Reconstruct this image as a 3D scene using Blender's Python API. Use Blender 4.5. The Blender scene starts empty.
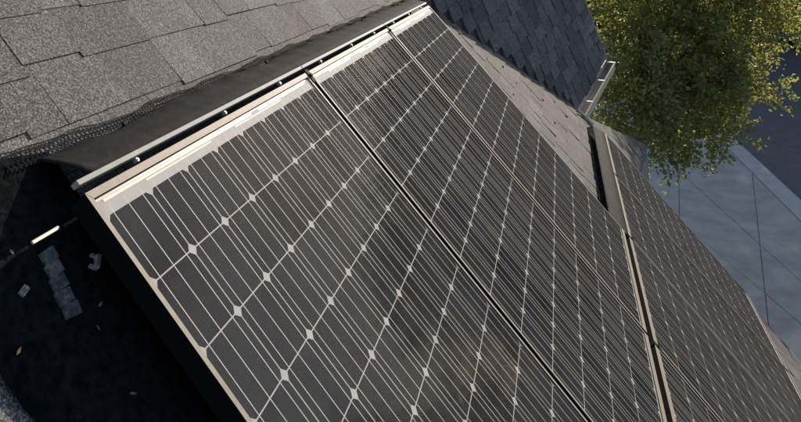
import bpy, bmesh, math, random
from mathutils import Matrix, Vector
random.seed(7)
rnd = random.random
def U(a, b): return a + (b - a) * random.random()

# ------------------------------------------------------------------ frames
# roof frame: u along the ridge, v down the slope, w into the roof (w = 0 is the glass of the panels)
PITCH = math.radians(48)
CP, SP = math.cos(PITCH), math.sin(PITCH)
CR = ((0.206451, 0.654543, -0.727290), (0.061825, 0.733091, 0.677314), (0.976502, -0.184797, 0.110880))  # right, down, forward
CC = Vector((-1.05335, 0.193216, -0.814298))
FPX = 742.656
CAM_H = 6.0
HR = 0.085                        # roof surface lies this far below the glass
Z0 = CAM_H + (CC[1] * SP + CC[2] * CP)
def Wd(d):                        # direction (u,v,w) -> world
    u, v, w = d
    return Vector((u, -(v * CP - w * SP), -(v * SP + w * CP)))
def Wp(p): return Wd(p) + Vector((0, 0, Z0))
CAMW = Wp(CC)
ROOF = Matrix((( 1, 0, 0, 0), (0, CP, SP, 0), (0, 0, 0, 0), (0, 0, 0, 1)))
ux, uy, uz = Wd((1, 0, 0)), Wd((0, -1, 0)), Wd((0, 0, -1))      # local x = u, y = up slope, z = outward
ROOF = Matrix(((ux.x, uy.x, uz.x, 0), (ux.y, uy.y, uz.y, 0), (ux.z, uy.z, uz.z, Z0), (0, 0, 0, 1)))
def ray(px, py):                  # photo pixel -> unit direction in roof frame
    a = ((px - 400.5) / FPX, (py + 112) / FPX, 1)
    return Vector([sum(a[r] * CR[r][k] for r in range(3)) for k in range(3)]).normalized()
def on_roof(px, py, w=HR):
    d = ray(px, py); return CC + d * ((w - CC[2]) / d[2])
def on_ground(px, py, z=0.0):
    d = Wd(ray(px, py)); return CAMW + d * ((z - CAMW.z) / d.z)
def at_depth(px, py, depth):
    a = ((px - 400.5) / FPX, (py + 112) / FPX, 1)
    d = Vector([sum(a[r] * CR[r][k] for r in range(3)) for k in range(3)])
    return CAMW + Wd(d) * depth

# ------------------------------------------------------------------ camera, sky, sun, exposure
sc = bpy.context.scene
cam = bpy.data.cameras.new('camera'); cob = bpy.data.objects.new('camera', cam); sc.collection.objects.link(cob)
r, d, f = (Wd(x) for x in CR)
cob.matrix_world = Matrix(((r.x, -d.x, -f.x, CAMW.x), (r.y, -d.y, -f.y, CAMW.y), (r.z, -d.z, -f.z, CAMW.z), (0, 0, 0, 1)))
cam.sensor_fit = 'HORIZONTAL'; cam.sensor_width = 36; cam.lens = FPX / 801 * 36
cam.shift_y = -(211 + 112) / 801
cam.clip_start = 0.02; cam.clip_end = 3000
sc.camera = cob
SUN = Wd((0.905, -0.135, -0.400)).normalized()
world = bpy.data.worlds.new('World'); sc.world = world; world.use_nodes = True
nt = world.node_tree; nt.nodes.clear()
sky = nt.nodes.new('ShaderNodeTexSky'); sky.sky_type = 'NISHITA'; sky.sun_disc = False
sky.sun_elevation = math.asin(SUN.z); sky.sun_rotation = math.atan2(SUN.x, SUN.y)
bg = nt.nodes.new('ShaderNodeBackground'); bg.inputs['Strength'].default_value = 0.115
wo = nt.nodes.new('ShaderNodeOutputWorld')
nt.links.new(sky.outputs[0], bg.inputs[0]); nt.links.new(bg.outputs[0], wo.inputs[0])
sl = bpy.data.lights.new('sun', 'SUN'); sl.energy = 4.5; sl.angle = math.radians(0.53); sl.color = (1.0, 0.90, 0.76)
so = bpy.data.objects.new('sun', sl); sc.collection.objects.link(so)
so.rotation_euler = SUN.to_track_quat('Z', 'Y').to_euler(); so.location = (0, 0, 30)
vs = sc.view_settings; vs.view_transform = 'Standard'; vs.look = 'None'; vs.gamma = 1; vs.use_curve_mapping = False; vs.exposure = 0.50

# ------------------------------------------------------------------ helpers
COL = sc.collection
def tag(o, label=None, cat=None, group=None, kind=None):
    for k, v in (('label', label), ('category', cat), ('group', group), ('kind', kind)):
        if v: o[k] = v
    return o
def empty(name, mat, label=None, cat=None, group=None):
    o = bpy.data.objects.new(name, None); COL.objects.link(o); o.matrix_world = mat; o.empty_display_size = 0.1
    return tag(o, label, cat, group)
def link(name, me, parent=None, mat=None):
    o = bpy.data.objects.new(name, me); COL.objects.link(o)
    if parent: o.parent = parent
    if mat is not None: o.matrix_local = mat
    return o
class MB:
    def __init__(s): s.v = []; s.f = []; s.m = []
    def poly(s, pts, m=0):
        b = len(s.v); s.v += [tuple(p) for p in pts]; s.f.append(tuple(range(b, b + len(pts)))); s.m.append(m); return s
    def hull8(s, p, m=0):          # 4 bottom + 4 top points, counter-clockwise seen from above
        b = len(s.v); s.v += [tuple(q) for q in p]
        for q in ((3, 2, 1, 0), (4, 5, 6, 7), (0, 1, 5, 4), (1, 2, 6, 5), (2, 3, 7, 6), (3, 0, 4, 7)):
            s.f.append(tuple(b + i for i in q)); s.m.append(m)
        return s
    def box(s, x0, x1, y0, y1, z0, z1, m=0):
        return s.hull8([(x0, y0, z0), (x1, y0, z0), (x1, y1, z0), (x0, y1, z0), (x0, y0, z1), (x1, y0, z1), (x1, y1, z1), (x0, y1, z1)], m)
    def prism(s, pts, z0, z1, m=0):
        n = len(pts); b = len(s.v)
        s.v += [(p[0], p[1], z0) for p in pts] + [(p[0], p[1], z1) for p in pts]
        s.f.append(tuple(b + n - 1 - i for i in range(n))); s.f.append(tuple(b + n + i for i in range(n)))
        for i in range(n):
            j = (i + 1) % n; s.f.append((b + i, b + j, b + n + j, b + n + i))
        s.m += [m] * (n + 2); return s
    def tube(s, pts, rads, seg=8, m=0):
        b = len(s.v); pts = [Vector(p) for p in pts]
        for i, p in enumerate(pts):
            t = (pts[min(i + 1, len(pts) - 1)] - pts[max(i - 1, 0)]).normalized()
            a = t.orthogonal().normalized() if i == 0 else (a - t * a.dot(t)).normalized()
            c = t.cross(a)
            for k in range(seg):
                g = 2 * math.pi * k / seg
                s.v.append(tuple(p + (a * math.cos(g) + c * math.sin(g)) * rads[i]))
        for i in range(len(pts) - 1):
            for k in range(seg):
                k2 = (k + 1) % seg
                s.f.append((b + i * seg + k, b + i * seg + k2, b + (i + 1) * seg + k2, b + (i + 1) * seg + k)); s.m.append(m)
        s.f.append(tuple(b + seg - 1 - k for k in range(seg))); s.f.append(tuple(b + (len(pts) - 1) * seg + k for k in range(seg))); s.m += [m, m]
        return s
    def mesh(s, name, mats, smooth=False):
        me = bpy.data.meshes.new(name); me.from_pydata(s.v, [], s.f)
        for m in (mats if isinstance(mats, (list, tuple)) else [mats]): me.materials.append(m)
        if any(s.m): me.polygons.foreach_set('material_index', s.m)
        if smooth: me.polygons.foreach_set('use_smooth', [True] * len(s.f))
        me.update(); return me
    def build(s, name, mats, parent=None, mat=None, smooth=False):
        return link(name, s.mesh(name, mats, smooth), parent, mat)
def bevel(o, w, seg=1):
    m = o.modifiers.new('bevel', 'BEVEL'); m.width = w; m.segments = seg; m.limit_method = 'ANGLE'; return o

# ------------------------------------------------------------------ materials
def mat_new(name):
    m = bpy.data.materials.new(name); m.use_nodes = True
    return m, m.node_tree, m.node_tree.nodes['Principled BSDF']
def nd(t, typ, **kw):
    n = t.nodes.new(typ)
    for k, v in kw.items():
        if k in n.inputs.keys(): n.inputs[k].default_value = v
        else: setattr(n, k, v)
    return n
def plain(name, col, rough=0.6, metal=0.0, noise=0.0, nscale=20, bump=0.0, spec=0.5):
    m, t, b = mat_new(name)
    b.inputs['Roughness'].default_value = rough; b.inputs['Metallic'].default_value = metal
    b.inputs['Specular IOR Level'].default_value = spec
    b.inputs['Base Color'].default_value = (*col, 1)
    if noise or bump:
        g = nd(t, 'ShaderNodeNewGeometry')
        n = nd(t, 'ShaderNodeTexNoise', Scale=nscale, Detail=6.0, Roughness=0.65); t.links.new(g.outputs['Position'], n.inputs['Vector'])
        if noise:
            r = nd(t, 'ShaderNodeMapRange'); r.inputs['From Min'].default_value = 0.25; r.inputs['From Max'].default_value = 0.75
            r.inputs['To Min'].default_value = 1 - noise; r.inputs['To Max'].default_value = 1 + noise
            t.links.new(n.outputs['Fac'], r.inputs['Value'])
            x = nd(t, 'ShaderNodeVectorMath', operation='SCALE'); x.inputs[0].default_value = col
            t.links.new(r.outputs[0], x.inputs['Scale']); t.links.new(x.outputs[0], b.inputs['Base Color'])
        if bump:
            k = nd(t, 'ShaderNodeBump', Strength=bump, Distance=0.01); t.links.new(n.outputs['Fac'], k.inputs['Height']); t.links.new(k.outputs[0], b.inputs['Normal'])
    return m
def matte(m):                     # swap the glossy shader for plain diffuse, keeping the colour nodes
    t = m.node_tree; b = t.nodes['Principled BSDF']; df = t.nodes.new('ShaderNodeBsdfDiffuse')
    for k in ('Base Color', 'Normal'):
        i = df.inputs['Color' if k == 'Base Color' else k]
        if b.inputs[k].links: t.links.new(b.inputs[k].links[0].from_socket, i)
        elif k == 'Base Color': i.default_value = b.inputs[k].default_value
    t.links.new(df.outputs[0], t.nodes['Material Output'].inputs['Surface']); return m
def shingle_mat(name, cols, gscale=420, gain=(0.35, 1.9), bump=0.5, spread=1.0):
    """asphalt shingle: per-piece blend colour, mineral granules, weather blotches"""
    m, t, b = mat_new(name); L = t.links.new
    g = nd(t, 'ShaderNodeNewGeometry'); oi = nd(t, 'ShaderNodeObjectInfo')
    cr = nd(t, 'ShaderNodeValToRGB'); e = cr.color_ramp.elements
    e[0].color = (*cols[0], 1); e[1].color = (*cols[-1], 1)
    for i, c in enumerate(cols[1:-1]):
        q = e.new((i + 1) / (len(cols) - 1)); q.color = (*c, 1)
    blot = nd(t, 'ShaderNodeTexNoise', Scale=9.0, Detail=3.0); L(g.outputs['Position'], blot.inputs['Vector'])
    ad = nd(t, 'ShaderNodeMath', operation='MULTIPLY_ADD'); L(blot.outputs['Fac'], ad.inputs[0]); ad.inputs[1].default_value = 0.7
    sb = nd(t, 'ShaderNodeMath', operation='MULTIPLY_ADD'); L(oi.outputs['Random'], sb.inputs[0]); sb.inputs[1].default_value = spread; sb.inputs[2].default_value = -0.35 * spread
    L(sb.outputs[0], ad.inputs[2]); L(ad.outputs[0], cr.inputs[0])
    vo = nd(t, 'ShaderNodeTexVoronoi', Scale=gscale); L(g.outputs['Position'], vo.inputs['Vector'])
    sx = nd(t, 'ShaderNodeSeparateColor'); L(vo.outputs['Color'], sx.inputs[0])
    n2 = nd(t, 'ShaderNodeTexNoise', Scale=gscale * 0.28, Detail=3.0, Roughness=0.7); L(g.outputs['Position'], n2.inputs['Vector'])
    pw = nd(t, 'ShaderNodeMath', operation='POWER'); L(sx.outputs[0], pw.inputs[0]); pw.inputs[1].default_value = 1.7
    mr = nd(t, 'ShaderNodeMapRange'); L(pw.outputs[0], mr.inputs['Value']); mr.inputs['To Min'].default_value = gain[0]; mr.inputs['To Max'].default_value = gain[1]
    m2 = nd(t, 'ShaderNodeMapRange'); L(n2.outputs['Fac'], m2.inputs['Value']); m2.inputs['From Min'].default_value = 0.3; m2.inputs['From Max'].default_value = 0.7
    m2.inputs['To Min'].default_value = 0.78; m2.inputs['To Max'].default_value = 1.22
    mu = nd(t, 'ShaderNodeMath', operation='MULTIPLY'); L(mr.outputs[0], mu.inputs[0]); L(m2.outputs[0], mu.inputs[1])
    x = nd(t, 'ShaderNodeVectorMath', operation='SCALE'); L(cr.outputs[0], x.inputs[0]); L(mu.outputs[0], x.inputs['Scale'])
    L(x.outputs[0], b.inputs['Base Color']); b.inputs['Roughness'].default_value = 0.9; b.inputs['Specular IOR Level'].default_value = 0.25
    hh = nd(t, 'ShaderNodeMath', operation='ADD'); L(mu.outputs[0], hh.inputs[0]); L(n2.outputs['Fac'], hh.inputs[1])
    k = nd(t, 'ShaderNodeBump', Strength=bump, Distance=0.0012); L(hh.outputs[0], k.inputs['Height']); L(k.outputs[0], b.inputs['Normal'])
    return m
M = {}
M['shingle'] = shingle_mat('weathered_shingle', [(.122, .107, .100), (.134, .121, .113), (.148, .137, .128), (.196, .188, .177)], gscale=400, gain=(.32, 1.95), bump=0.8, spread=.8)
M['shingle_shaded'] = shingle_mat('shaded_shingle', [(.070, .075, .080), (.108, .112, .115), (.150, .150, .150)], gscale=160, gain=(0.6, 1.4), bump=0.3)  # darker, bluer shingle copy: the side roof's shade put into the colour
M['frame'] = plain('sunlit_frame_top', (.33, .28, .22), 0.6, 0.0, 0.14, 60, spec=0.12)  # sun-lit tan of the black frame's top face put into the colour
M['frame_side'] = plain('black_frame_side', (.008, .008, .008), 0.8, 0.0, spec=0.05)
M['bar'] = plain('grey_bar', (.36, .35, .32), 0.65, 0.0, 0.15, 50, spec=0.1)
M['groove'] = plain('dark_groove', (.10, .075, .075), 0.5, 0.3)
M['sheet'] = plain('black_skirt_sheet', (.016, .0155, .0145), 0.85, 0.0, 0.5, 14, 0.5, spec=0.08)
M['wire'] = plain('black_wire', (.014, .014, .014), 0.8, 0.0, spec=0.1)
M['steel'] = plain('zinc_steel', (.55, .55, .53), 0.5, 0.5)
M['white_sheet'] = plain('white_backsheet', (.46, .43, .41), 0.7, 0, 0.08, 30, spec=0.04)
M['ribbon'] = plain('tinned_ribbon', (.62, .57, .50), 0.6, 0.0, 0.1, 60, spec=0.1)
M['strip'] = plain('bright_interconnect', (.85, .76, .58), 0.6, 0.0, 0.3, 190, spec=0.2)
M['under'] = plain('black_backing', (.02, .02, .02), 0.7)
M['gutter'] = plain('cream_gutter', (.55, .46, .37), 0.45, 0.0, 0.12, 12)
M['fascia'] = plain('painted_fascia', (.55, .49, .42), 0.6, 0.0, 0.12, 12)
M['stucco'] = plain('grey_stucco', (.18, .19, .20), 0.85, 0.0, 0.25, 6, 0.4)
M['asphalt'] = plain('asphalt', (.10, .10, .10), 0.9, 0.0, 0.22, 3, 0.3)
M['concrete'] = plain('concrete', (.36, .35, .315), 0.9, 0.0, 0.30, 1.6, 0.2)
M['joint'] = plain('joint_filler', (.10, .10, .10), 0.9)
M['kerb'] = plain('kerb_concrete', (.42, .41, .375), 0.9, 0.0, 0.2, 3, 0.2)
M['ground'] = plain('dry_earth', (.10, .095, .06), 0.95, 0.0, 0.35, 0.8, 0.4)
M['bark'] = plain('bark', (.075, .058, .042), 0.9, 0.0, 0.4, 14, 0.9)

def cell_mat():
    m, t, b = mat_new('mono_silicon'); L = t.links.new
    g = nd(t, 'ShaderNodeNewGeometry'); oi = nd(t, 'ShaderNodeObjectInfo')
    n = nd(t, 'ShaderNodeTexNoise', Scale=7.0, Detail=5.0, Roughness=0.6); L(g.outputs['Position'], n.inputs['Vector'])
    cr = nd(t, 'ShaderNodeValToRGB'); e = cr.color_ramp.elements
    e[0].position = 0.25; e[1].position = 0.8; e[0].color = (.006, .007, .009, 1); e[1].color = (.030, .031, .034, 1)
    a = nd(t, 'ShaderNodeMath', operation='MULTIPLY_ADD'); L(oi.outputs['Random'], a.inputs[0]); a.inputs[1].default_value = 0.35; L(n.outputs['Fac'], a.inputs[2])
    L(a.outputs[0], cr.inputs[0]); df = nd(t, 'ShaderNodeBsdfDiffuse'); L(cr.outputs[0], df.inputs['Color']); L(df.outputs[0], t.nodes['Material Output'].inputs['Surface'])
    return m
M['cell'] = cell_mat()
def glass_mat():
    """anti-reflective solar glass: clear, weakly glossy, a thin uneven film of dust and a few wiped smears"""
    m = bpy.data.materials.new('solar_glass'); m.use_nodes = True; t = m.node_tree; t.nodes.clear(); L = t.links.new
    out = nd(t, 'ShaderNodeOutputMaterial'); tr = nd(t, 'ShaderNodeBsdfTransparent'); gl = nd(t, 'ShaderNodeBsdfGlossy', Roughness=0.05)
    fr = nd(t, 'ShaderNodeFresnel', IOR=1.33)
    sc_ = nd(t, 'ShaderNodeMath', operation='MULTIPLY'); sc_.inputs[1].default_value = 0.016; L(fr.outputs[0], sc_.inputs[0])
    mx = nd(t, 'ShaderNodeMixShader'); L(sc_.outputs[0], mx.inputs[0]); L(tr.outputs[0], mx.inputs[1]); L(gl.outputs[0], mx.inputs[2])
    g = nd(t, 'ShaderNodeNewGeometry')
    n1 = nd(t, 'ShaderNodeTexNoise', Scale=3.0, Detail=7.0, Roughness=0.68, Distortion=0.6); L(g.outputs['Position'], n1.inputs['Vector'])
    r1 = nd(t, 'ShaderNodeMapRange'); L(n1.outputs['Fac'], r1.inputs['Value']); r1.inputs['From Min'].default_value = 0.35; r1.inputs['From Max'].default_value = 0.8
    r1.inputs['To Min'].default_value = 0.002; r1.inputs['To Max'].default_value = 0.034
    n2 = nd(t, 'ShaderNodeTexNoise', Scale=11.0, Detail=4.0, Roughness=0.6, Distortion=1.2); L(g.outputs['Position'], n2.inputs['Vector'])
    r2 = nd(t, 'ShaderNodeMapRange'); L(n2.outputs['Fac'], r2.inputs['Value']); r2.inputs['From Min'].default_value = 0.68; r2.inputs['From Max'].default_value = 0.82
    r2.inputs['To Min'].default_value = 0.0; r2.inputs['To Max'].default_value = 0.18
    ad = nd(t, 'ShaderNodeMath', operation='ADD'); L(r1.outputs[0], ad.inputs[0]); L(r2.outputs[0], ad.inputs[1])
    df = nd(t, 'ShaderNodeBsdfDiffuse'); df.inputs['Color'].default_value = (.42, .39, .34, 1)
    m2 = nd(t, 'ShaderNodeMixShader'); L(ad.outputs[0], m2.inputs[0]); L(mx.outputs[0], m2.inputs[1]); L(df.outputs[0], m2.inputs[2])
    L(m2.outputs[0], out.inputs['Surface']); return m
M['glass'] = glass_mat()
def leaf_mat(name, cols):
    m = bpy.data.materials.new(name); m.use_nodes = True; t = m.node_tree; t.nodes.clear(); L = t.links.new
    out = nd(t, 'ShaderNodeOutputMaterial'); g = nd(t, 'ShaderNodeNewGeometry')
    cr = nd(t, 'ShaderNodeValToRGB'); e = cr.color_ramp.elements
    e[0].color = (*cols[0], 1); e[1].color = (*cols[-1], 1)
    for i, c in enumerate(cols[1:-1]): q = e.new((i + 1) / (len(cols) - 1)); q.color = (*c, 1)
    n = nd(t, 'ShaderNodeTexNoise', Scale=1.4, Detail=2.0); L(g.outputs['Position'], n.inputs['Vector'])
    a = nd(t, 'ShaderNodeMath', operation='MULTIPLY_ADD'); L(g.outputs['Random Per Island'], a.inputs[0]); a.inputs[1].default_value = 0.7
    s = nd(t, 'ShaderNodeMath', operation='MULTIPLY_ADD'); L(n.outputs['Fac'], s.inputs[0]); s.inputs[1].default_value = 0.9; s.inputs[2].default_value = -0.3
    L(s.outputs[0], a.inputs[2]); L(a.outputs[0], cr.inputs[0])
    b = nd(t, 'ShaderNodeBsdfPrincipled', Roughness=0.45); b.inputs['Specular IOR Level'].default_value = 0.4; L(cr.outputs[0], b.inputs['Base Color'])
    tl = nd(t, 'ShaderNodeBsdfTranslucent'); x = nd(t, 'ShaderNodeVectorMath', operation='MULTIPLY'); L(cr.outputs[0], x.inputs[0]); x.inputs[1].default_value = (2.6, 2.3, 1.2); L(x.outputs[0], tl.inputs['Color'])
    mx = nd(t, 'ShaderNodeMixShader'); mx.inputs[0].default_value = 0.55; L(b.outputs[0], mx.inputs[1]); L(tl.outputs[0], mx.inputs[2]); L(mx.outputs[0], out.inputs['Surface'])
    return m
M['leaf'] = leaf_mat('olive_leaf', [(.085, .108, .055), (.120, .146, .068), (.165, .182, .080), (.26, .25, .11)])
M['leaf_far'] = leaf_mat('dark_leaf', [(.022, .032, .014), (.04, .05, .018), (.06, .065, .02)])

# ------------------------------------------------------------------ ground, road, pavement
def rel(u, h, z=0.0): return Vector((CAMW.x + u, CAMW.y - h, z))       # metres from the camera's foot: along the ridge, away from the house
def G(px, py): p = on_ground(px, py); return Vector((p.x, p.y))
def clip(poly, a, n):             # keep the side where (p-a).n <= 0
    out = []
    for i, p in enumerate(poly):
        q = poly[(i + 1) % len(poly)]; dp, dq = (p - a).dot(n), (q - a).dot(n)
        if dp <= 0: out.append(p)
        if dp * dq < 0: out.append(p + (q - p) * (dp / (dp - dq)))
    return out
tag(MB().poly([(-900, -900, -0.12), (900, -900, -0.12), (900, 900, -0.12), (-900, 900, -0.12)]).build('ground', M['ground']), 'dry earth beyond the pavement', 'ground', kind='structure')
ka, kb = G(736, 140), G(801, 200)                  # edge of the asphalt
kd = (kb - ka).normalized(); kn = Vector((kd.y, -kd.x))
if kn.y > 0: kn = -kn                               # towards the road (away from the house)
A0, A1 = ka - kd * 70, ka + kd * 45
W_ROAD = 9.5
rp = [A0, A1, A1 + kn * W_ROAD, A0 + kn * W_ROAD]
def ccw(p):
    s = sum(p[i].x * p[(i + 1) % len(p)].y - p[(i + 1) % len(p)].x * p[i].y for i in range(len(p)))
    return p if s > 0 else p[::-1]
tag(MB().prism(ccw(rp), -0.11, -0.06).build('road', M['asphalt']), kind='structure')
ja, jb = G(730, 151), G(801, 213)
kw = abs((ja - ka).dot(kn))
kerb = tag(empty('kerb', Matrix.Identity(4)), kind='structure')
n = 40
for i in range(n):                                  # kerb stones of 3 m
    p0 = A0 + (A1 - A0) * (i / n) + kd * 0.006; p1 = A0 + (A1 - A0) * ((i + 1) / n) - kd * 0.006
    bevel(MB().prism(ccw([p0, p1, p1 - kn * (kw - .02), p0 - kn * (kw - .02)]), -0.3, 0.01).build('kerb_stone', M['kerb'], kerb), 0.012)
pav = tag(empty('pavement', Matrix.Identity(4)), kind='structure')
B0 = A0 - kn * kw; B1 = A1 - kn * kw
inner = rel(0, -6).xy
far_in = lambda p: p - kn * 9.0
polys = [ccw([B0, B1, far_in(B1), far_in(B0)])]
cuts = [((688.7, 180), (733.7, 220.6)), ((727, 261), (786, 311)), ((678.5, 166), (679.4, 214)), ((753, 180), (767, 311))]
lines = [(G(*a), G(*b)) for a, b in cuts]
(b2a, b2b), = lines[3:4]
bd = (b2b - b2a).normalized()
for k in (-3, -2, 2, 3, 4): lines.append((b2a + kd * (k * 5.2), b2a + kd * (k * 5.2) + bd))
for a, b in lines:
    nn = (b - a).normalized(); nn = Vector((nn.y, -nn.x)); new = []
    for p in polys:
        for s in (1, -1):
            q = clip(p, a - nn * s * 0.007, nn * s)
            if len(q) >= 3: new.append(q)
    polys = new
for p in polys:
    c = sum((q for q in p), Vector((0, 0))) / len(p)
    p = [q for i, q in enumerate(p) if (q - p[i - 1]).length > 0.01]
    if len(p) < 3: continue
    MB().prism(ccw(p), -0.1, U(-0.004, 0.004)).build('slab', M['concrete'], pav)
MB().prism(ccw([B0 - kn * .03, B1 - kn * .03, far_in(B1) + kn * .03, far_in(B0) + kn * .03]), -0.11, -0.012).build('joint_bed', M['joint'], pav)
# far pavement across the road
tag(MB().prism(ccw([A0 + kn * W_ROAD, A1 + kn * W_ROAD, A1 + kn * (W_ROAD + 2.2), A0 + kn * (W_ROAD + 2.2)]), -0.11, 0.05).build('far_pavement', M['kerb']), kind='structure')

# ------------------------------------------------------------------ the house: roofs, shingles, gutter, walls
house = empty('house', ROOF, 'weathered asphalt-shingled house roof carrying the solar panels, with a steep shaded side roof', 'house')
V1, V2 = on_roof(455, 25), on_roof(575, 108)
vd = (V2 - V1).normalized()
VT = V1 - vd * ((V1[1] + 1.9) / vd[1])              # the valley reaches the ridge here
def RL(p): return Vector((p[0], -p[1], -p[2]))      # roof frame -> local of the house empty
RIDGE, EAVE, LEFT, RAKE = -1.9, 4.75, -3.2, 5.66
mr = MB()
mr.prism([(LEFT, -EAVE), (RAKE, -EAVE), (RAKE, -V2[1]), (VT[0], -RIDGE), (LEFT, -RIDGE)], -HR - 0.16, -HR - 0.006)
main_roof = mr.build('roof', M['shingle'], house)
# shingles of the main roof
P_U, P_W, R1_T, R1_B, R2_T, R2_B, PU0 = 1.0693, 1.046, 0.005, 1.590, 1.627, 3.205, 0.012
def covered(u0, u1, v0, v1):                        # wholly beneath the panels
    m = 0.12
    if u0 > PU0 + m and u1 < PU0 + 3 * P_U - m and v0 > 0.10 and v1 < 1.62: return True
    return u0 > PU0 - P_U and u1 < PU0 + 5 * P_U - m and v0 > 1.72 and v1 < R2_B - m
EXPO = 0.128
cands = []
v = 4.72; row = 0
while v > RIDGE + 0.05:
    u = LEFT + U(0, .2)
    while u < RAKE - 0.02:
        w = random.choice((.10, .125, .14, .16, .19, .23, .28)) * U(.92, 1.08)
        u1 = min(u + w, RAKE - 0.004)
        vb = v + random.choice((0, 0, 0, 0.003, -0.004, 0.012, -0.014))
        uval = V1[0] + (v - V1[1]) * vd[0] / vd[1]  # valley at this height
        ok = not (v < V2[1] and u1 > uval + 0.02) and not covered(u, u1, v - EXPO, v)
        if v < V2[1] and u < uval < u1 and ok is False and uval - u > 0.05: u1c = uval; ok = True
        else: u1c = u1
        if ok: cands.append((u, u1c, vb - EXPO - 0.03, vb))
        u = u1 + 0.0003
    v -= EXPO; row += 1
def proj(p):
    d = p - CC; x, y, z = (sum(d[k] * CR[r][k] for k in range(3)) for r in range(3))
    return (400.5 + FPX * x / z, -112 + FPX * y / z, z) if z > 0.15 else (-999, -999, 1)
def score(c):
    x, y, z = proj(Vector(((c[0] + c[1]) / 2, (c[2] + c[3]) / 2, HR)))
    return (1 if (-70 < x < 860 and -60 < y < 480) else 0) * (c[1] - c[0]) / z ** 1.5
cands.sort(key=score, reverse=True)
def tab(mb, c, lift=0.0):
    u0, u1, v0, v1 = c; th = U(0.0014, 0.0036) if u0 < 3.1 else U(.003, .010)
    z0 = -HR - 0.005
    sk0, sk1 = U(-.004, .004), U(-.004, .004)
    zt, zb = -HR - 0.0025, -HR + th - 0.001
    mb.hull8([(u0 + sk0, -v1 + U(-.003, .003), z0), (u1 + sk1, -v1 + U(-.003, .003), z0), (u1, -v0, z0 - .003), (u0, -v0, z0 - .003),
              (u0 + sk0, -v1, zb), (u1 + sk1, -v1, zb + U(-.001, .001)), (u1, -v0, zt), (u0, -v0, zt)])
nobj = 0; rest = MB()
for c in cands:
    if nobj < 295 and score(c) > 0:
        mb = MB(); tab(mb, c); mb.build('shingle', M['shingle'], main_roof); nobj += 1
    else: tab(rest, c)
tag(rest.build('shingle_field', M['shingle'], main_roof), kind='stuff')
# steep side roof
e1 = ray(790, -250); nf = vd.cross(e1).normalized()
if nf.dot(CC - V1) < 0: nf = -nf
e2 = nf.cross(e1)
if e2[1] < 0: e2 = -e2
a1, a2, a3 = RL(e1), RL(-e2), RL(nf); o2 = RL(V2)
SIDE = Matrix(((a1.x, a2.x, a3.x, o2.x), (a1.y, a2.y, a3.y, o2.y), (a1.z, a2.z, a3.z, o2.z), (0, 0, 0, 1)))
def F2(px, py):
    d = ray(px, py); t = (V2 - CC).dot(nf) / d.dot(nf); q = CC + d * t - V2
    return Vector((q.dot(e1), -q.dot(e2)))
vv = F2(455, 25)                                    # valley direction in the side-roof frame
ra, rb = F2(606, 60), F2(583, 0)
rdir = (rb - ra).normalized()
TOP = 2.6
pr = ra + rdir * ((TOP - ra.y) / rdir.y); pv = vv * (TOP / vv.y)
pe = ra - rdir * ((ra.y) / rdir.y)
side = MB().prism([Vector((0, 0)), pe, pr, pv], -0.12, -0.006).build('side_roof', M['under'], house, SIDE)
EX2 = 0.122; y = -0.02; k = 0
while y < TOP - 0.15:
    x0 = vv.x * max(y, 0) / vv.y - 0.02; x1 = ra.x + rdir.x * (y - ra.y) / rdir.y
    x = x0 - U(0, .12)
    while x < x1:
        w = random.choice((.15, .18, .21, .24, .20)) * U(.9, 1.1); xa, xb = max(x, x0), min(x + w - .013, x1 + .01)
        if xb - xa > 0.03:
            th = U(.012, .022); j = random.choice((0, 0, .012, -.012, .02)); yb = y + j
            xr = lambda q, yy: q
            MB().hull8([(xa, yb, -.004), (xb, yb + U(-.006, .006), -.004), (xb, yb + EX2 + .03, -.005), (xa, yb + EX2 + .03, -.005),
                        (xa, yb, th), (xb, yb + U(-.006, .006), th), (xb, yb + EX2 + .03, -.001), (xa, yb + EX2 + .03, -.001)]).build('shingle', M['shingle_shaded'], side)
        x += w
    y += EX2; k += 1
# rake trim and gutter of the side roof
L2 = pe.x + 0.02
rk = MB(); q0, q1 = pe, pr; dq = (q1 - q0).normalized(); nq = Vector((dq.y, -dq.x))
rk.prism([q0, q0 + nq * .03, q1 + nq * .03, q1], -0.14, 0.012); rk.build('rake_trim', M['stucco'], side)
gw1 = Wd(e1).normalized(); gy = gw1.cross(Vector((0, 0, 1))).normalized()
if gy.dot(Wd(nf)) < 0: gy = -gy
gz = gy.cross(gw1); gz = gz if gz.z > 0 else -gz
if gw1.cross(gy).dot(gz) < 0: gw1s = -1
else: gw1s = 1
Mi = house.matrix_world.inverted().to_3x3(); gx_, gy_, gz_ = Mi @ gw1, Mi @ gy, Mi @ gz
GUT = Matrix(((gx_.x, gy_.x, gz_.x, o2.x), (gx_.y, gy_.y, gz_.y, o2.y), (gx_.z, gy_.z, gz_.z, o2.z), (0, 0, 0, 1)))
gp = [(.004, .012), (.004, -.075), (.024, -.095), (.062, -.095), (.079, -.075), (.082, .0), (.098, .004), (.098, -.012), (.088, -.014), (.087, -.08), (.066, -.108), (.022, -.108), (-.006, -.08), (-.006, .012)]
gm = MB(); n = len(gp)
for xx in (-.03, L2):
    for (yy, zz) in gp: gm.v.append((xx, yy, zz - .045))
for i in range(n):
    j = (i + 1) % n; gm.f.append((i, n + i, n + j, j)); gm.m.append(0)
for xx in (0, 1): gm.f.append(tuple(xx * n + i for i in (0, 1, 2, 3, 4, 5))); gm.m.append(0)
gut = gm.build('gutter', M['gutter'], house, GUT)
for xx in (0.24, 0.72, L2 - .03):
    MB().box(xx, xx + .022, -.004, .092, -.047, -.041).build('strap', M['steel'], gut)
MB().box(0.0, L2, -.035, -.010, -.26, -.03).build('fascia', M['fascia'], house, GUT)
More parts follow.
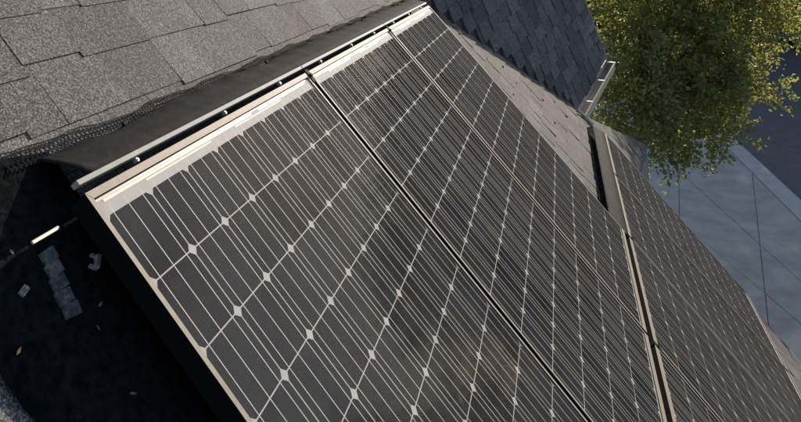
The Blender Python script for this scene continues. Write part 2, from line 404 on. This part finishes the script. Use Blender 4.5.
# short metal valley end running from the gutter to the lower roof
pA, pB = RL(on_roof(577, 109, HR - .02)), RL(on_roof(593, 124, HR - .02))
MB().tube([pA, pB], [.012, .012], 6).build('flashing', M['steel'], house)
# lower roof corner beyond the panels and the shaded wall beneath it
def HL(wp): return house.matrix_world.inverted() @ wp
low = [Wp(on_roof(*q, HR + .05)) for q in ((586, 117), (648, 146), (634, 182), (604, 170))]
lo = [HL(p) for p in low]
ex = (lo[1] - lo[0]).normalized(); ez = ex.cross(lo[2] - lo[0]).normalized()
if ez.z < 0: ez = -ez
ey = ez.cross(ex)
LOW = Matrix(((ex.x, ey.x, ez.x, lo[0].x), (ex.y, ey.y, ez.y, lo[0].y), (ex.z, ey.z, ez.z, lo[0].z), (0, 0, 0, 1)))
li = LOW.inverted(); l2 = [(li @ p) for p in lo]
lp = [Vector((p.x, p.y)) for p in l2]; lp = ccw(lp)
lowr = MB().prism(lp, -0.08, -0.005).build('lower_roof', M['shingle'], house, LOW)
xs = [p.x for p in lp]; ys = [p.y for p in lp]
yy = max(ys)
while yy > min(ys):
    x = min(xs) + U(-.1, 0)
    while x < max(xs):
        w = U(.16, .30)
        poly = [Vector((x, yy - .15)), Vector((x + w - .006, yy - .15)), Vector((x + w - .006, yy)), Vector((x, yy))]
        c4 = poly
        for i in range(len(lp)):
            a = lp[i]; b = lp[(i + 1) % len(lp)]; dd = (b - a).normalized(); c4 = clip(c4, a, Vector((dd.y, -dd.x)))
            if len(c4) < 3: break
        if len(c4) >= 3 and max(q.x for q in c4) - min(q.x for q in c4) > .04:
            th = U(.002, .007); MB().prism(c4, -.004, th).build('shingle', M['shingle'], lowr)
        x += w
    yy -= .152
inv = house.matrix_world.inverted()
def wallquad(name, pts, mat, th=0.2):
    pts = [inv @ p for p in pts]; nn = (pts[1] - pts[0]).cross(pts[2] - pts[0]).normalized()
    MB().hull8([p - nn * th for p in pts] + list(pts)).build(name, mat, house)
c1, c2 = low[1].copy(), low[2].copy()
dn = Vector((0, 0, -1))
c1.z -= .09; c2.z -= .09
away = (c1 - c2).normalized()
wallquad('wall', [Vector((c2.x, c2.y, -.1)), Vector((c1.x, c1.y, -.1)), c1, c2], M['stucco'])
bk = at_depth(640, 118, 12.0)
# walls under the main roof
ez_ = Wp((0, EAVE, HR + .16)); wy = ez_.y + 0.45; wz = ez_.z + 0.30
ry = Wp((0, RIDGE, HR)).y
for name, x0, x1, y0, y1, z1 in (('wall', LEFT + .3, RAKE - .25, wy, wy + .2, wz), ('wall', LEFT + .3, RAKE - .25, ry + 3.0, ry + 3.2, wz + 3.2)):
    MB().hull8([inv @ Vector(p) for p in ((x0, y0, -.1), (x1, y0, -.1), (x1, y1, -.1), (x0, y1, -.1), (x0, y0, z1), (x1, y0, z1), (x1, y1, z1), (x0, y1, z1))]).build(name, M['stucco'], house)
MB().box(LEFT, RAKE, -EAVE - .03, -EAVE, -HR - .19, -HR - .02).build('fascia', M['fascia'], house)
MB().box(RAKE, RAKE + .025, -EAVE, -V2[1] - .05, -HR - .18, -HR - .01).build('rake_trim', M['fascia'], house)
# the other slope behind the ridge
rp0 = Wp((LEFT, RIDGE, HR + .006)); rp1 = Wp((VT[0], RIDGE, HR + .006)); bs = Vector((0, 4.2, -4.0))
pts = [inv @ p for p in (rp1, rp0, rp0 + bs, rp1 + bs)]
nn = (pts[1] - pts[0]).cross(pts[2] - pts[0]).normalized(); nn = nn if (house.matrix_world.to_3x3() @ nn).z > 0 else -nn
MB().hull8([p - nn * .16 for p in pts] + list(pts)).build('back_roof', M['shingle'], house)

# ------------------------------------------------------------------ solar panels
FR = 0.010                                           # visible lip of the frame
PV = 0.1259; PC = 0.1275
def cell_mesh():
    a, b, c = PC / 2 - .0016, PV / 2 - .0012, .0098
    pts = [(-a + c, -b), (a - c, -b), (a, -b + c), (a, b - c), (a - c, b), (-a + c, b), (-a, b - c), (-a, -b + c)]
    return MB().prism(pts, -.00015, 0).mesh('cell', M['cell'])
CELL = cell_mesh()
LC = 12 * PV
RIB = MB().box(-.0008, .0008, -LC / 2, LC / 2, 0, .00015).mesh('busbar', M['ribbon'])
def panel(col, row, label):
    u0 = PU0 + col * P_U; v0, v1 = (R1_T, R1_B) if row == 0 else (R2_T, R2_B)
    ct = 0.0525 - R1_T if row == 0 else 0.028
    Lp = v1 - v0; tb = .014 if row == 0 else .024; bb = .022 if row == 0 else .018
    o = empty('solar_panel', ROOF @ Matrix.Translation((u0, -v0, 0)), label, 'solar panel', 'solar panels in two rows on the roof')
    D = -.035
    def bar_l(p, q, name='frame_bar'):
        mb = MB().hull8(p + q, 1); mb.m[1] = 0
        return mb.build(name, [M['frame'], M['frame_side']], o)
    t = tb
    def quad(x0, y0, x1, y1, x2, y2, x3, y3, zb, zt): return [(x0, y0, zb), (x1, y1, zb), (x2, y2, zb), (x3, y3, zb)], [(x0, y0, zt), (x1, y1, zt), (x2, y2, zt), (x3, y3, zt)]
    W, e = P_W, .0006
    for q in (quad(e, -t, 0 + e, 0, W - e, 0, W - FR - e, -t, D, 0), ):
        pass
    bar_l(*quad(e, 0, FR + e, -t, W - FR - e, -t, W - e, 0, D, 0))                       # top
    bar_l(*quad(e, -Lp, W - e, -Lp, W - FR - e, -Lp + bb, FR + e, -Lp + bb, D, 0))       # bottom
    bar_l(*quad(0, -e, 0, -Lp + e, FR, -Lp + bb + e, FR, -t - e, D, 0))                  # left
    bar_l(*quad(W, -Lp + e, W, -e, W - FR, -t - e, W - FR, -Lp + bb + e, D, 0))          # right
    g0 = t + (.006 if row == 0 else 0)
    if row == 0: MB().box(FR + .0005, W - FR - .0005, -g0, -t - .0005, -.012, -.006).build('groove', M['groove'], o)
    MB().box(FR + .0005, W - FR - .0005, -Lp + bb + .0005, -g0 - .0003, -.0075, -.00418).build('backsheet', M['white_sheet'], o)
    MB().box(FR + .001, W - FR - .001, -Lp + bb + .001, -t - .001, -.0012, -.0008).build('glass', M['glass'], o)
    mu = (W - 8 * PC) / 2
    for j in range(12):
        for i in range(8):
            link('cell', CELL, o, Matrix.Translation((mu + PC * (i + .5), -ct - PV * (j + .5), -.0040)))
    for i in range(24):
        link('busbar', RIB, o, Matrix.Translation((mu + PC / 3 * (i + .5), -ct - LC / 2, -.0039)))
    if row == 0:                                     # interconnect strips in the white margin along the top
        segs = [(.030, .62, .0215, .0265), (.66, W - .05, .0215, .0262), (.150, .40, .0290, .0322), (.52, .80, .0290, .0322)]
        for a, b, y0, y1 in segs:
            MB().box(a, b, -y1, -y0, -.0042, -.0037).build('interconnect', M['strip'], o)
        for i in range(24):
            x = mu + PC / 3 * (i + .5); MB().box(x - .0008, x + .0008, -ct, -.0335, -.0042, -.0040).build('lead', M['ribbon'], o)
    return o
names1 = ['end solar panel of the upper row, its open side over dark roof', 'middle solar panel of the three in the upper row', 'upper-row solar panel whose side edge faces the steep shaded roof']
for i in range(3): panel(i, 0, names1[i])
names2 = ['lower-row solar panel directly below the free-ended upper panel', 'lower-row solar panel directly below the middle upper panel', 'lower-row solar panel directly below the upper panel nearest the shaded roof', 'lower-row solar panel whose black skirt starts beside the upper row', 'end solar panel of the lower row above the concrete driveway']
for i in range(5): panel(i, 1, names2[i])
# clamps between panels
CL = MB().box(-.010, .010, -.022, .022, -.02, .0025).box(-.005, .005, -.005, .005, .002, .007).mesh('mid_clamp', M['wire'])
def clamp(u, v, label):
    o = link('mid_clamp', CL); o.matrix_world = ROOF @ Matrix.Translation((u, -v, 0))
    tag(o, label, 'clamp', 'black clamps between panels')
for k in (1, 2):
    for v in (R1_T - .005 + .02, ): clamp(PU0 + k * P_U - (P_U - P_W) / 2, v, 'small black clamp at the top of the gap between two upper panels')
for k in (2, 3, 4):
    clamp(PU0 + k * P_U - (P_U - P_W) / 2, R2_T + .02, 'small black clamp at the top of the gap between two lower panels')

# ------------------------------------------------------------------ black wire-mesh skirts along the top edges
def diag_wires(mb, u0, u1, path, pitch, rad, jit=0.0):
    """diamond mesh on a strip: path = list of (v, w) across the strip"""
    n = len(path) - 1
    def pt(u, s):
        s = max(0, min(n, s)); i = min(int(s), n - 1); f = s - i
        a, b = path[i], path[i + 1]; v = a[0] + (b[0] - a[0]) * f; w = a[1] + (b[1] - a[1]) * f
        wob = jit * (math.sin(u * 23) + .6 * math.sin(u * 51 + 1) + .5 * math.sin(u * 9)) * (s / n)
        ext = 1 + (0.9 * max(0, 1 - (u - u0) / .32) if jit > .002 else 0)
        v = path[0][0] + (v - path[0][0]) * ext
        return Vector((u, -v - wob, -w + abs(wob) * .25))
    length = sum(math.dist(path[i], path[i + 1]) for i in range(n)); run = length * .8
    k = u0 - run
    while k < u1 + run:
        for sgn in (1, -1):
            pts = []
            m = 5
            for q in range(m + 1):
                s = n * q / m; u = k + (run * q / m if sgn > 0 else run * (1 - q / m))
                if u0 <= u <= u1: pts.append(pt(u, s))
            if len(pts) > 1: mb.tube(pts, [rad] * len(pts), 3)
        k += pitch
    us = [u0 + (u1 - u0) * i / 90 for i in range(91)]
    mb.tube([pt(u, n) for u in us], [rad * 1.5] * 91, 4)
def skirt(u0, u1, top, path_sheet, path_mesh, nbar, label, bar_w=.0095, bar_gap=True):
    o = empty('mesh_skirt', ROOF @ Matrix.Translation((u0, -top, 0)), label, 'pest guard', 'black skirts along the panel rows')
    T = Matrix.Translation((-u0, top, 0))
    # bent sheet with a slightly wavy surface
    nu = int((u1 - u0) / .02); sh = MB(); n = len(path_sheet)
    for a in range(nu + 1):
        u = u0 + (u1 - u0) * a / nu
        for k, (v, w) in enumerate(path_sheet):
            wob = (.0022 if u0 < 1 else .0005) * (math.sin(u * 7 + k) + math.sin(u * 17.3 + 2 * k) * .6 + .5 * math.sin(u * 41)) * (k / (n - 1))
            sh.v.append((u, -v + wob * 1.2, -w + wob * .6))
    for a in range(nu):
        for k in range(n - 1):
            b = a * n + k; sh.f.append((b, b + 1, b + n + 1, b + n)); sh.m.append(0)
    so_ = sh.build('sheet', M['sheet'], o, T, smooth=True); sm = so_.modifiers.new('thick', 'SOLIDIFY'); sm.thickness = .0012
    wm = MB(); diag_wires(wm, u0 - (.06 if u0 < 1 else 0), u1, path_mesh, .011, .0009, .0035 if u0 < 1 else .001)
    wm.build('wire_mesh', M['wire'], o, T)
    if nbar:
        for k in range(nbar):
            x0 = PU0 + k * P_U + (.004 if k == 0 else -.010); x1 = PU0 + k * P_U + P_W + .008
            b = MB().box(x0, x1, .0110, .0110 + bar_w, -.016, -.002).build('trim_bar', M['bar'], o, T); bevel(b, .0008)
            for x in (x0 + .16, x0 + .52, x0 + .86):
                MB().tube([(x, .004, -.012), (x, .004, -.003)], [.004, .004], 6).tube([(x, .004, -.003), (x, .004, -.0015)], [.0022, .0022], 6).build('bolt', M['steel'], o, T)
    # clip heads pinning the mesh
    for u in [u0 + .25 + .37 * i for i in range(int((u1 - u0 - .2) / .37))]:
        v, w = path_mesh[0]
        MB().tube([(u, -v, -w - .002), (u, -v, -w + .004)], [.005, .004], 6).build('clip', M['wire'], o, T)
    return o
skirt(PU0 + .045, PU0 + 2 * P_U + P_W + .03, 0.0, [(-.0205, .008), (-.045, .024), (-.075, .050), (-.098, .072)], [(-.096, .070), (-.108, .079), (-.119, .0815)], 3,
      'black sheet and wire mesh skirt along the top of the upper panel row')
skirt(PU0 + 3 * P_U - .01, PU0 + 4 * P_U + P_W, R2_T, [(R2_T - .003, .004), (R2_T - .035, .012), (R2_T - .075, .024), (R2_T - .102, .034)], [(R2_T - .102, .034), (R2_T - .112, .060), (R2_T - .120, .083)], 0,
      'black sheet skirt along the top of the lower panel row beside the bare shingles')

# added black sheet: paints the panels' shadow darker along the upper row's free side
side_shade = empty('side_shade_sheet', ROOF @ Matrix.Translation((PU0, -.1, 0)), 'added black sheet in place of the panel shadow along the free side of the upper panel row', 'pest guard', 'black skirts along the panel rows')
M['shade_sheet'] = matte(plain('black_shade_sheet', (.011, .0125, .0130), 0.9, 0.0, 0.8, 60, 1.0))  # near-black colour stands in for shingles in the panel's shade
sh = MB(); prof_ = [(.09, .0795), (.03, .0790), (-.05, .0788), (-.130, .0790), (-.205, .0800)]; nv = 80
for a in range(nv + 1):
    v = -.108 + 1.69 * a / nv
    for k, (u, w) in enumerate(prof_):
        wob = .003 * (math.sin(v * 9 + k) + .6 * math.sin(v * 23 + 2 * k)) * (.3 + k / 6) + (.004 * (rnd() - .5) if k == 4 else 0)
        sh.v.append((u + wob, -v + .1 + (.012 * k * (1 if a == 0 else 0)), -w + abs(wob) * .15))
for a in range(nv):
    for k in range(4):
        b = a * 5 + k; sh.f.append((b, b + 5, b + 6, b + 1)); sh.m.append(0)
q = sh.build('sheet', M['shade_sheet'], side_shade, smooth=True); q.modifiers.new('thick', 'SOLIDIFY').thickness = .0015

# loose bits lying on the shade sheet beside the panel corner
M['shed0'] = plain('dull_zinc', (.20, .21, .22), .6); M['dry'] = plain('glint_leaf', (.15, .10, .055), .8, 0, .3, 90)  # 'dry' is the warm glint colour put on the leaf shapes
def bit(name, mb, mat, u, v, rz, lift, label, cat):
    o = mb.build(name, mat); o.matrix_world = ROOF @ Matrix.Translation((u, -v, -.078 + lift)) @ Matrix.Rotation(rz, 4, 'Z'); return tag(o, label, cat)
bit('metal_strip', MB().box(-.030, .030, -.003, .003, 0, .004), M['gutter'], -.012, .0150, .0, 0, 'short bright metal strip catching sunlight beside the panel corner', 'metal strip')
for k in range(5):
    bit('shingle_scrap', MB().prism([(-.016, -.010), (.014, -.011), (.017, .009), (-.013, .011)], 0, .004), M['shingle_shaded'], -.034 - .004 * k + U(-.004, .004), .045 + .021 * k, U(-.2, .2), .001, 'small grey shingle scrap in the row on the black shade sheet', 'scrap')['group'] = 'shingle scraps on the shade sheet'
bit('cable_clip', MB().box(-.012, .012, -.003, .003, 0, .010).box(-.012, -.008, -.003, .012, 0, .006).box(.008, .012, -.003, .012, 0, .006), M['steel'], .040, .095, .7, 0, 'small steel cable clip on the shade sheet close to the panel frame', 'clip')
bit('cable_clip', MB().box(-.008, .008, -.005, .005, 0, .004).tube([(0, 0, .003), (0, 0, .010)], [.004, .003], 6), M['shed0'], -.102, .068, .3, 0, 'small square steel plate with a stud on the shade sheet', 'clip')

for k in range(9):  # made-up leaf shapes standing in for small warm glints of sun
    u_, v_ = U(-.17, .02), U(-.02, .42)
    lf = MB().poly([(-.005, 0, 0), (0, -.0025, .0015), (.006, .001, .003), (-.001, .0028, .0015)]); o = lf.build('glint_leaf', M['dry'])
    o.matrix_world = ROOF @ Matrix.Translation((u_, -v_, -.0745)) @ Matrix.Rotation(U(0, 6), 4, 'Z') @ Matrix.Rotation(U(-.3, .3), 4, 'X')
    o.modifiers.new('thick', 'SOLIDIFY').thickness = .0004
    tag(o, 'tiny brown leaf shape standing in for a warm glint on the shade sheet', 'leaf', 'leaf shapes standing in for glints on the shade sheet')

# rails that carry the panels, their cut ends showing past the free edge
def rail(v, label):
    o = MB().box(0, 3.05, -.017, .017, -.040, -.002).box(0, 3.05, -.010, .010, -.002, -.0005).build('mounting_rail', M['bar'])
    o.matrix_world = ROOF @ Matrix.Translation((PU0 + .09, -v, -.036)); tag(o, label, 'rail', 'rails under the panels')
rail(.30, 'upper aluminium rail under the upper row of panels'); rail(1.25, 'lower aluminium rail under the upper row of panels')

# ------------------------------------------------------------------ trees
def leaf_cloud(blobs, n, size, seed, flat=0.0):
    rg = random.Random(seed); mb = MB()
    tot = sum(b[1][0] * b[1][1] for b in blobs)
    for c, r, *dens in blobs:
        cnt = int(n * r[0] * r[1] / tot * (dens[0] if dens else 1))
        # twig clusters inside the blob
        tw = max(3, cnt // 26)
        for _ in range(tw):
            while True:
                q = Vector((rg.uniform(-1, 1), rg.uniform(-1, 1), rg.uniform(-1, 1)))
                if .15 < q.length < 1: break
            q = q * (q.length ** -0.35)
            base = c + Vector((q.x * r[0], q.y * r[0], q.z * r[1]))
            ax = (Vector((q.x, q.y, q.z + .15)) + Vector((rg.gauss(0, .5), rg.gauss(0, .5), rg.gauss(0, .4)))).normalized()
            ln = size * rg.uniform(3, 7)
            for k in range(cnt // tw):
                p = base + ax * ln * rg.random() + Vector((rg.gauss(0, 1), rg.gauss(0, 1), rg.gauss(0, 1))) * size * .7
                d = (ax * .5 + Vector((rg.gauss(0, .7), rg.gauss(0, .7), rg.gauss(-.1, .6)))).normalized()
                s = d.cross(Vector((rg.gauss(0, 1), rg.gauss(0, 1), rg.gauss(0, 1)))).normalized()
                up = s.cross(d); l = size * rg.uniform(.5, 1.45); w = l * rg.uniform(.24, .36)
                b = len(mb.v); fold = up * (w * .35)
                mb.v += [tuple(p), tuple(p + d * l * .5 + s * w + fold), tuple(p + d * l - up * l * .12), tuple(p + d * l * .5 - s * w + fold)]
                mb.f += [(b, b + 1, b + 2), (b, b + 2, b + 3)]; mb.m += [0, 0]
    return mb
DT = 13.0
sz = DT / FPX
tb_ = at_depth(632, 200, DT); tb_.z = -0.1
tree = empty('street_tree', Matrix.Translation(tb_), 'leafy olive-green tree over the driveway and road', 'tree')
blobs = []
for px, py, rp_, dz in ((622, 4, 30, 0), (602, 76, 18, -.4), (612, 98, 26, -.5), (634, 112, 26, -.6), (664, 128, 27, -.5), (692, 136, 22, -.4), (716, 112, 22, 0), (731, 112, 11, .3), (736, 128, 7, .2),
                        (660, 60, 46, .3), (694, 55, 46, 0), (725, 28, 34, .2), (752, 14, 26, .4), (778, 18, 18, .5), (798, 22, 14, .6), (716, 78, 28, .2), (740, 88, 13, .3), (757, 88, 10, .3), (775, 87, 9, .3),
                        (757, 54, 8, .4), (672, 152, 13, -.6), (700, 148, 10, -.5), (650, -25, 42, .2), (712, -28, 42, .3), (765, -25, 30, .5), (690, -50, 40, .4), (622, -20, 30, .2), (674, 20, 44, 1.0), (690, 95, 40, 1.0), (638, 92, 24, -.9), (646, 128, 20, -.9), (640, 50, 26, -.6), (630, 44, 18, -.3), (735, 40, 30, 1.0)):
    blobs.append((at_depth(px, py, DT + dz) - tb_, (rp_ * sz, rp_ * sz)))
leaf_cloud(blobs, 52000, 0.076, 3).build('crown', M['leaf'], tree)
tk = MB(); fork = Vector((.1, -.2, 2.9))
tk.tube([(0, 0, -.1), (.03, -.02, .5), (.02, -.08, 1.6), fork], [.20, .15, .13, .12], 10)
tk.build('trunk', M['bark'], tree, smooth=True)
for i in (0, 4, 9, 10, 11, 13, 15, 18, 22, 25):
    c = blobs[i][0]; mid = fork.lerp(c, .5) + Vector((U(-.2, .2), U(-.2, .2), .35))
    MB().tube([fork + Vector((0, 0, -.05)), fork.lerp(mid, .5) + Vector((0, 0, .15)), mid, c], [.085, .06, .04, .012], 7).build('limb', M['bark'], tree, smooth=True)
# added big trees that shade the street and darken the panels' reflections
def blocker_tree(u, h, ht, wd, seed, label):
    p = rel(u, h, -.1); o = empty('blocker_tree', Matrix.Translation(p), label, 'tree', 'added big trees that block sun and sky')
    rg = random.Random(seed); bl = []
    for i in range(16):
        t = i / 15; z = 1.6 + (ht - 3) * t; rr = wd * (.55 + .45 * math.sin(math.pi * min(1, t * .85 + .2)))
        a = rg.uniform(0, 6.28); q = rr * .55 * rg.random()
        bl.append((Vector((q * math.cos(a), q * math.sin(a), z)), (rr * .72, rr * .62)))
    leaf_cloud(bl, 20000, .40, seed).build('crown', M['leaf_far'], o)
    MB().tube([(0, 0, -.2), (.1, 0, 2), (.2, .1, ht * .6)], [.42, .32, .12], 9).build('trunk', M['bark'], o, smooth=True)
for i, (u, h, ht, wd, lb) in enumerate(((48, 1.0, 14, 4.4, 'added big dark tree blocking the sun far behind the olive-green tree, beside the shed'), (49, 7.0, 15.5, 4.2, 'added big dark tree blocking the sun far behind the olive-green tree, between shed and car'), (51, 16.5, 15.5, 4.4, 'added big dark tree blocking the sun just beyond the parked car'),
                                        (50, 11.8, 16, 4.3, 'added big dark tree blocking the sun in the gap between the olive-green tree and the parked car'), (53, 23, 15.5, 5.0, 'added big dark tree blocking the sun across the street from the driveway'), (40, 29, 13, 5.0, 'added rounded dark tree blocking sky reflections across the street, beside the road'), (28, 31, 13, 5.0, 'added dark tree blocking sky reflections across the street facing the driveway'), (52, -7, 14, 5.2, 'added big dark tree blocking the sun far behind the shaded side roof'))):
    blocker_tree(u, h, ht, wd, 40 + i, lb)

# ------------------------------------------------------------------ garden shed glimpsed through the leaves
sp = on_ground(598, 75); sp = at_depth(596, 40, 30); sp.z = -.12
shed = empty('garden_shed', Matrix.Translation(sp), 'pale grey shed roof glimpsed through the tree leaves', 'shed')
M['shed'] = plain('shed_paint', (.42, .42, .42), .7, 0, .1, 5); M['white'] = plain('white_trim', (.78, .77, .74), .6)
MB().box(-1.6, 1.6, -.9, 1.4, 0, 1.9).build('wall', M['shed'], shed)
rf = MB().hull8([(-1.8, -1.2, 1.72), (1.8, -1.2, 1.72), (1.8, 1.7, 2.62), (-1.8, 1.7, 2.62), (-1.8, -1.2, 1.80), (1.8, -1.2, 1.80), (1.8, 1.7, 2.70), (-1.8, 1.7, 2.70)]).build('roof', M['shed'], shed)
MB().box(-1.82, 1.82, -1.26, -1.2, 1.64, 1.82).build('fascia', M['white'], rf)
MB().box(-1.64, -1.6, -.4, .5, 0, 1.7).build('door', M['white'], shed)

# ------------------------------------------------------------------ parked car far down the road
cp = on_ground(806, 47, -.06)
M['car'] = plain('blue_car_paint', (.20, .22, .36), .25, 0.2); M['tyre'] = plain('tyre', (.02, .02, .02), .8); M['carglass'] = plain('car_glass', (.02, .025, .03), .1); M['lamp'] = plain('lamp_lens', (.7, .7, .72), .2)
ang = math.atan2(kd.y, kd.x)
car = empty('parked_car', Matrix.Translation(cp) @ Matrix.Rotation(ang, 4, 'Z'), 'blue car parked in the shade far down the road', 'car')
prof = [(-2.1, .35), (-2.15, .62), (-2.0, .86), (-1.5, .95), (-.9, 1.0), (-.3, 1.02), (.6, 1.0), (1.3, .92), (1.9, .82), (2.1, .6), (2.08, .32)]
def loft(prof, hw, top, name, mat, par):
    mb = MB(); n = len(prof)
    for y, k in ((-hw, .96), (-hw * .92, 1.0), (hw * .92, 1.0), (hw, .96)):
        for x, z in prof: mb.v.append((x * k, y, .3 + (z - .3) * (k if k < 1 else 1)))
    for s in range(3):
        for i in range(n):
            j = (i + 1) % n; mb.f.append((s * n + i, (s + 1) * n + i, (s + 1) * n + j, s * n + j)); mb.m.append(0)
    mb.f.append(tuple(range(n))); mb.f.append(tuple(3 * n + n - 1 - i for i in range(n))); mb.m += [0, 0]
    return mb.build(name, mat, par)
loft(prof, .88, 1, 'body', M['car'], car)
cab = MB().hull8([(-1.75, -.78, .94), (1.0, -.78, .94), (1.0, .78, .94), (-1.75, .78, .94), (-1.25, -.60, 1.44), (.25, -.60, 1.44), (.25, .60, 1.44), (-1.25, .60, 1.44)]).build('cabin', M['carglass'], car)
MB().hull8([(-1.3, -.62, 1.42), (.3, -.62, 1.42), (.3, .62, 1.42), (-1.3, .62, 1.42), (-1.2, -.55, 1.48), (.2, -.55, 1.48), (.2, .55, 1.48), (-1.2, .55, 1.48)]).build('roof', M['car'], car)
for x in (-1.3, 1.3):
    for y in (-.80, .80):
        wv = MB().tube([(x, y - .1, .31), (x, y + .1, .31)], [.31, .31], 18).build('wheel', M['tyre'], car)
        MB().tube([(x, y - .105, .31), (x, y + .105, .31)], [.19, .19], 14).build('rim', M['steel'], wv)
for x, y in ((-2.1, -.6), (-2.1, .6), (2.05, -.6), (2.05, .6)):
    MB().box(x - .06, x + .06, y - .18, y + .18, .60, .74).build('headlight' if x > 0 else 'tail_light', M['lamp'], car)
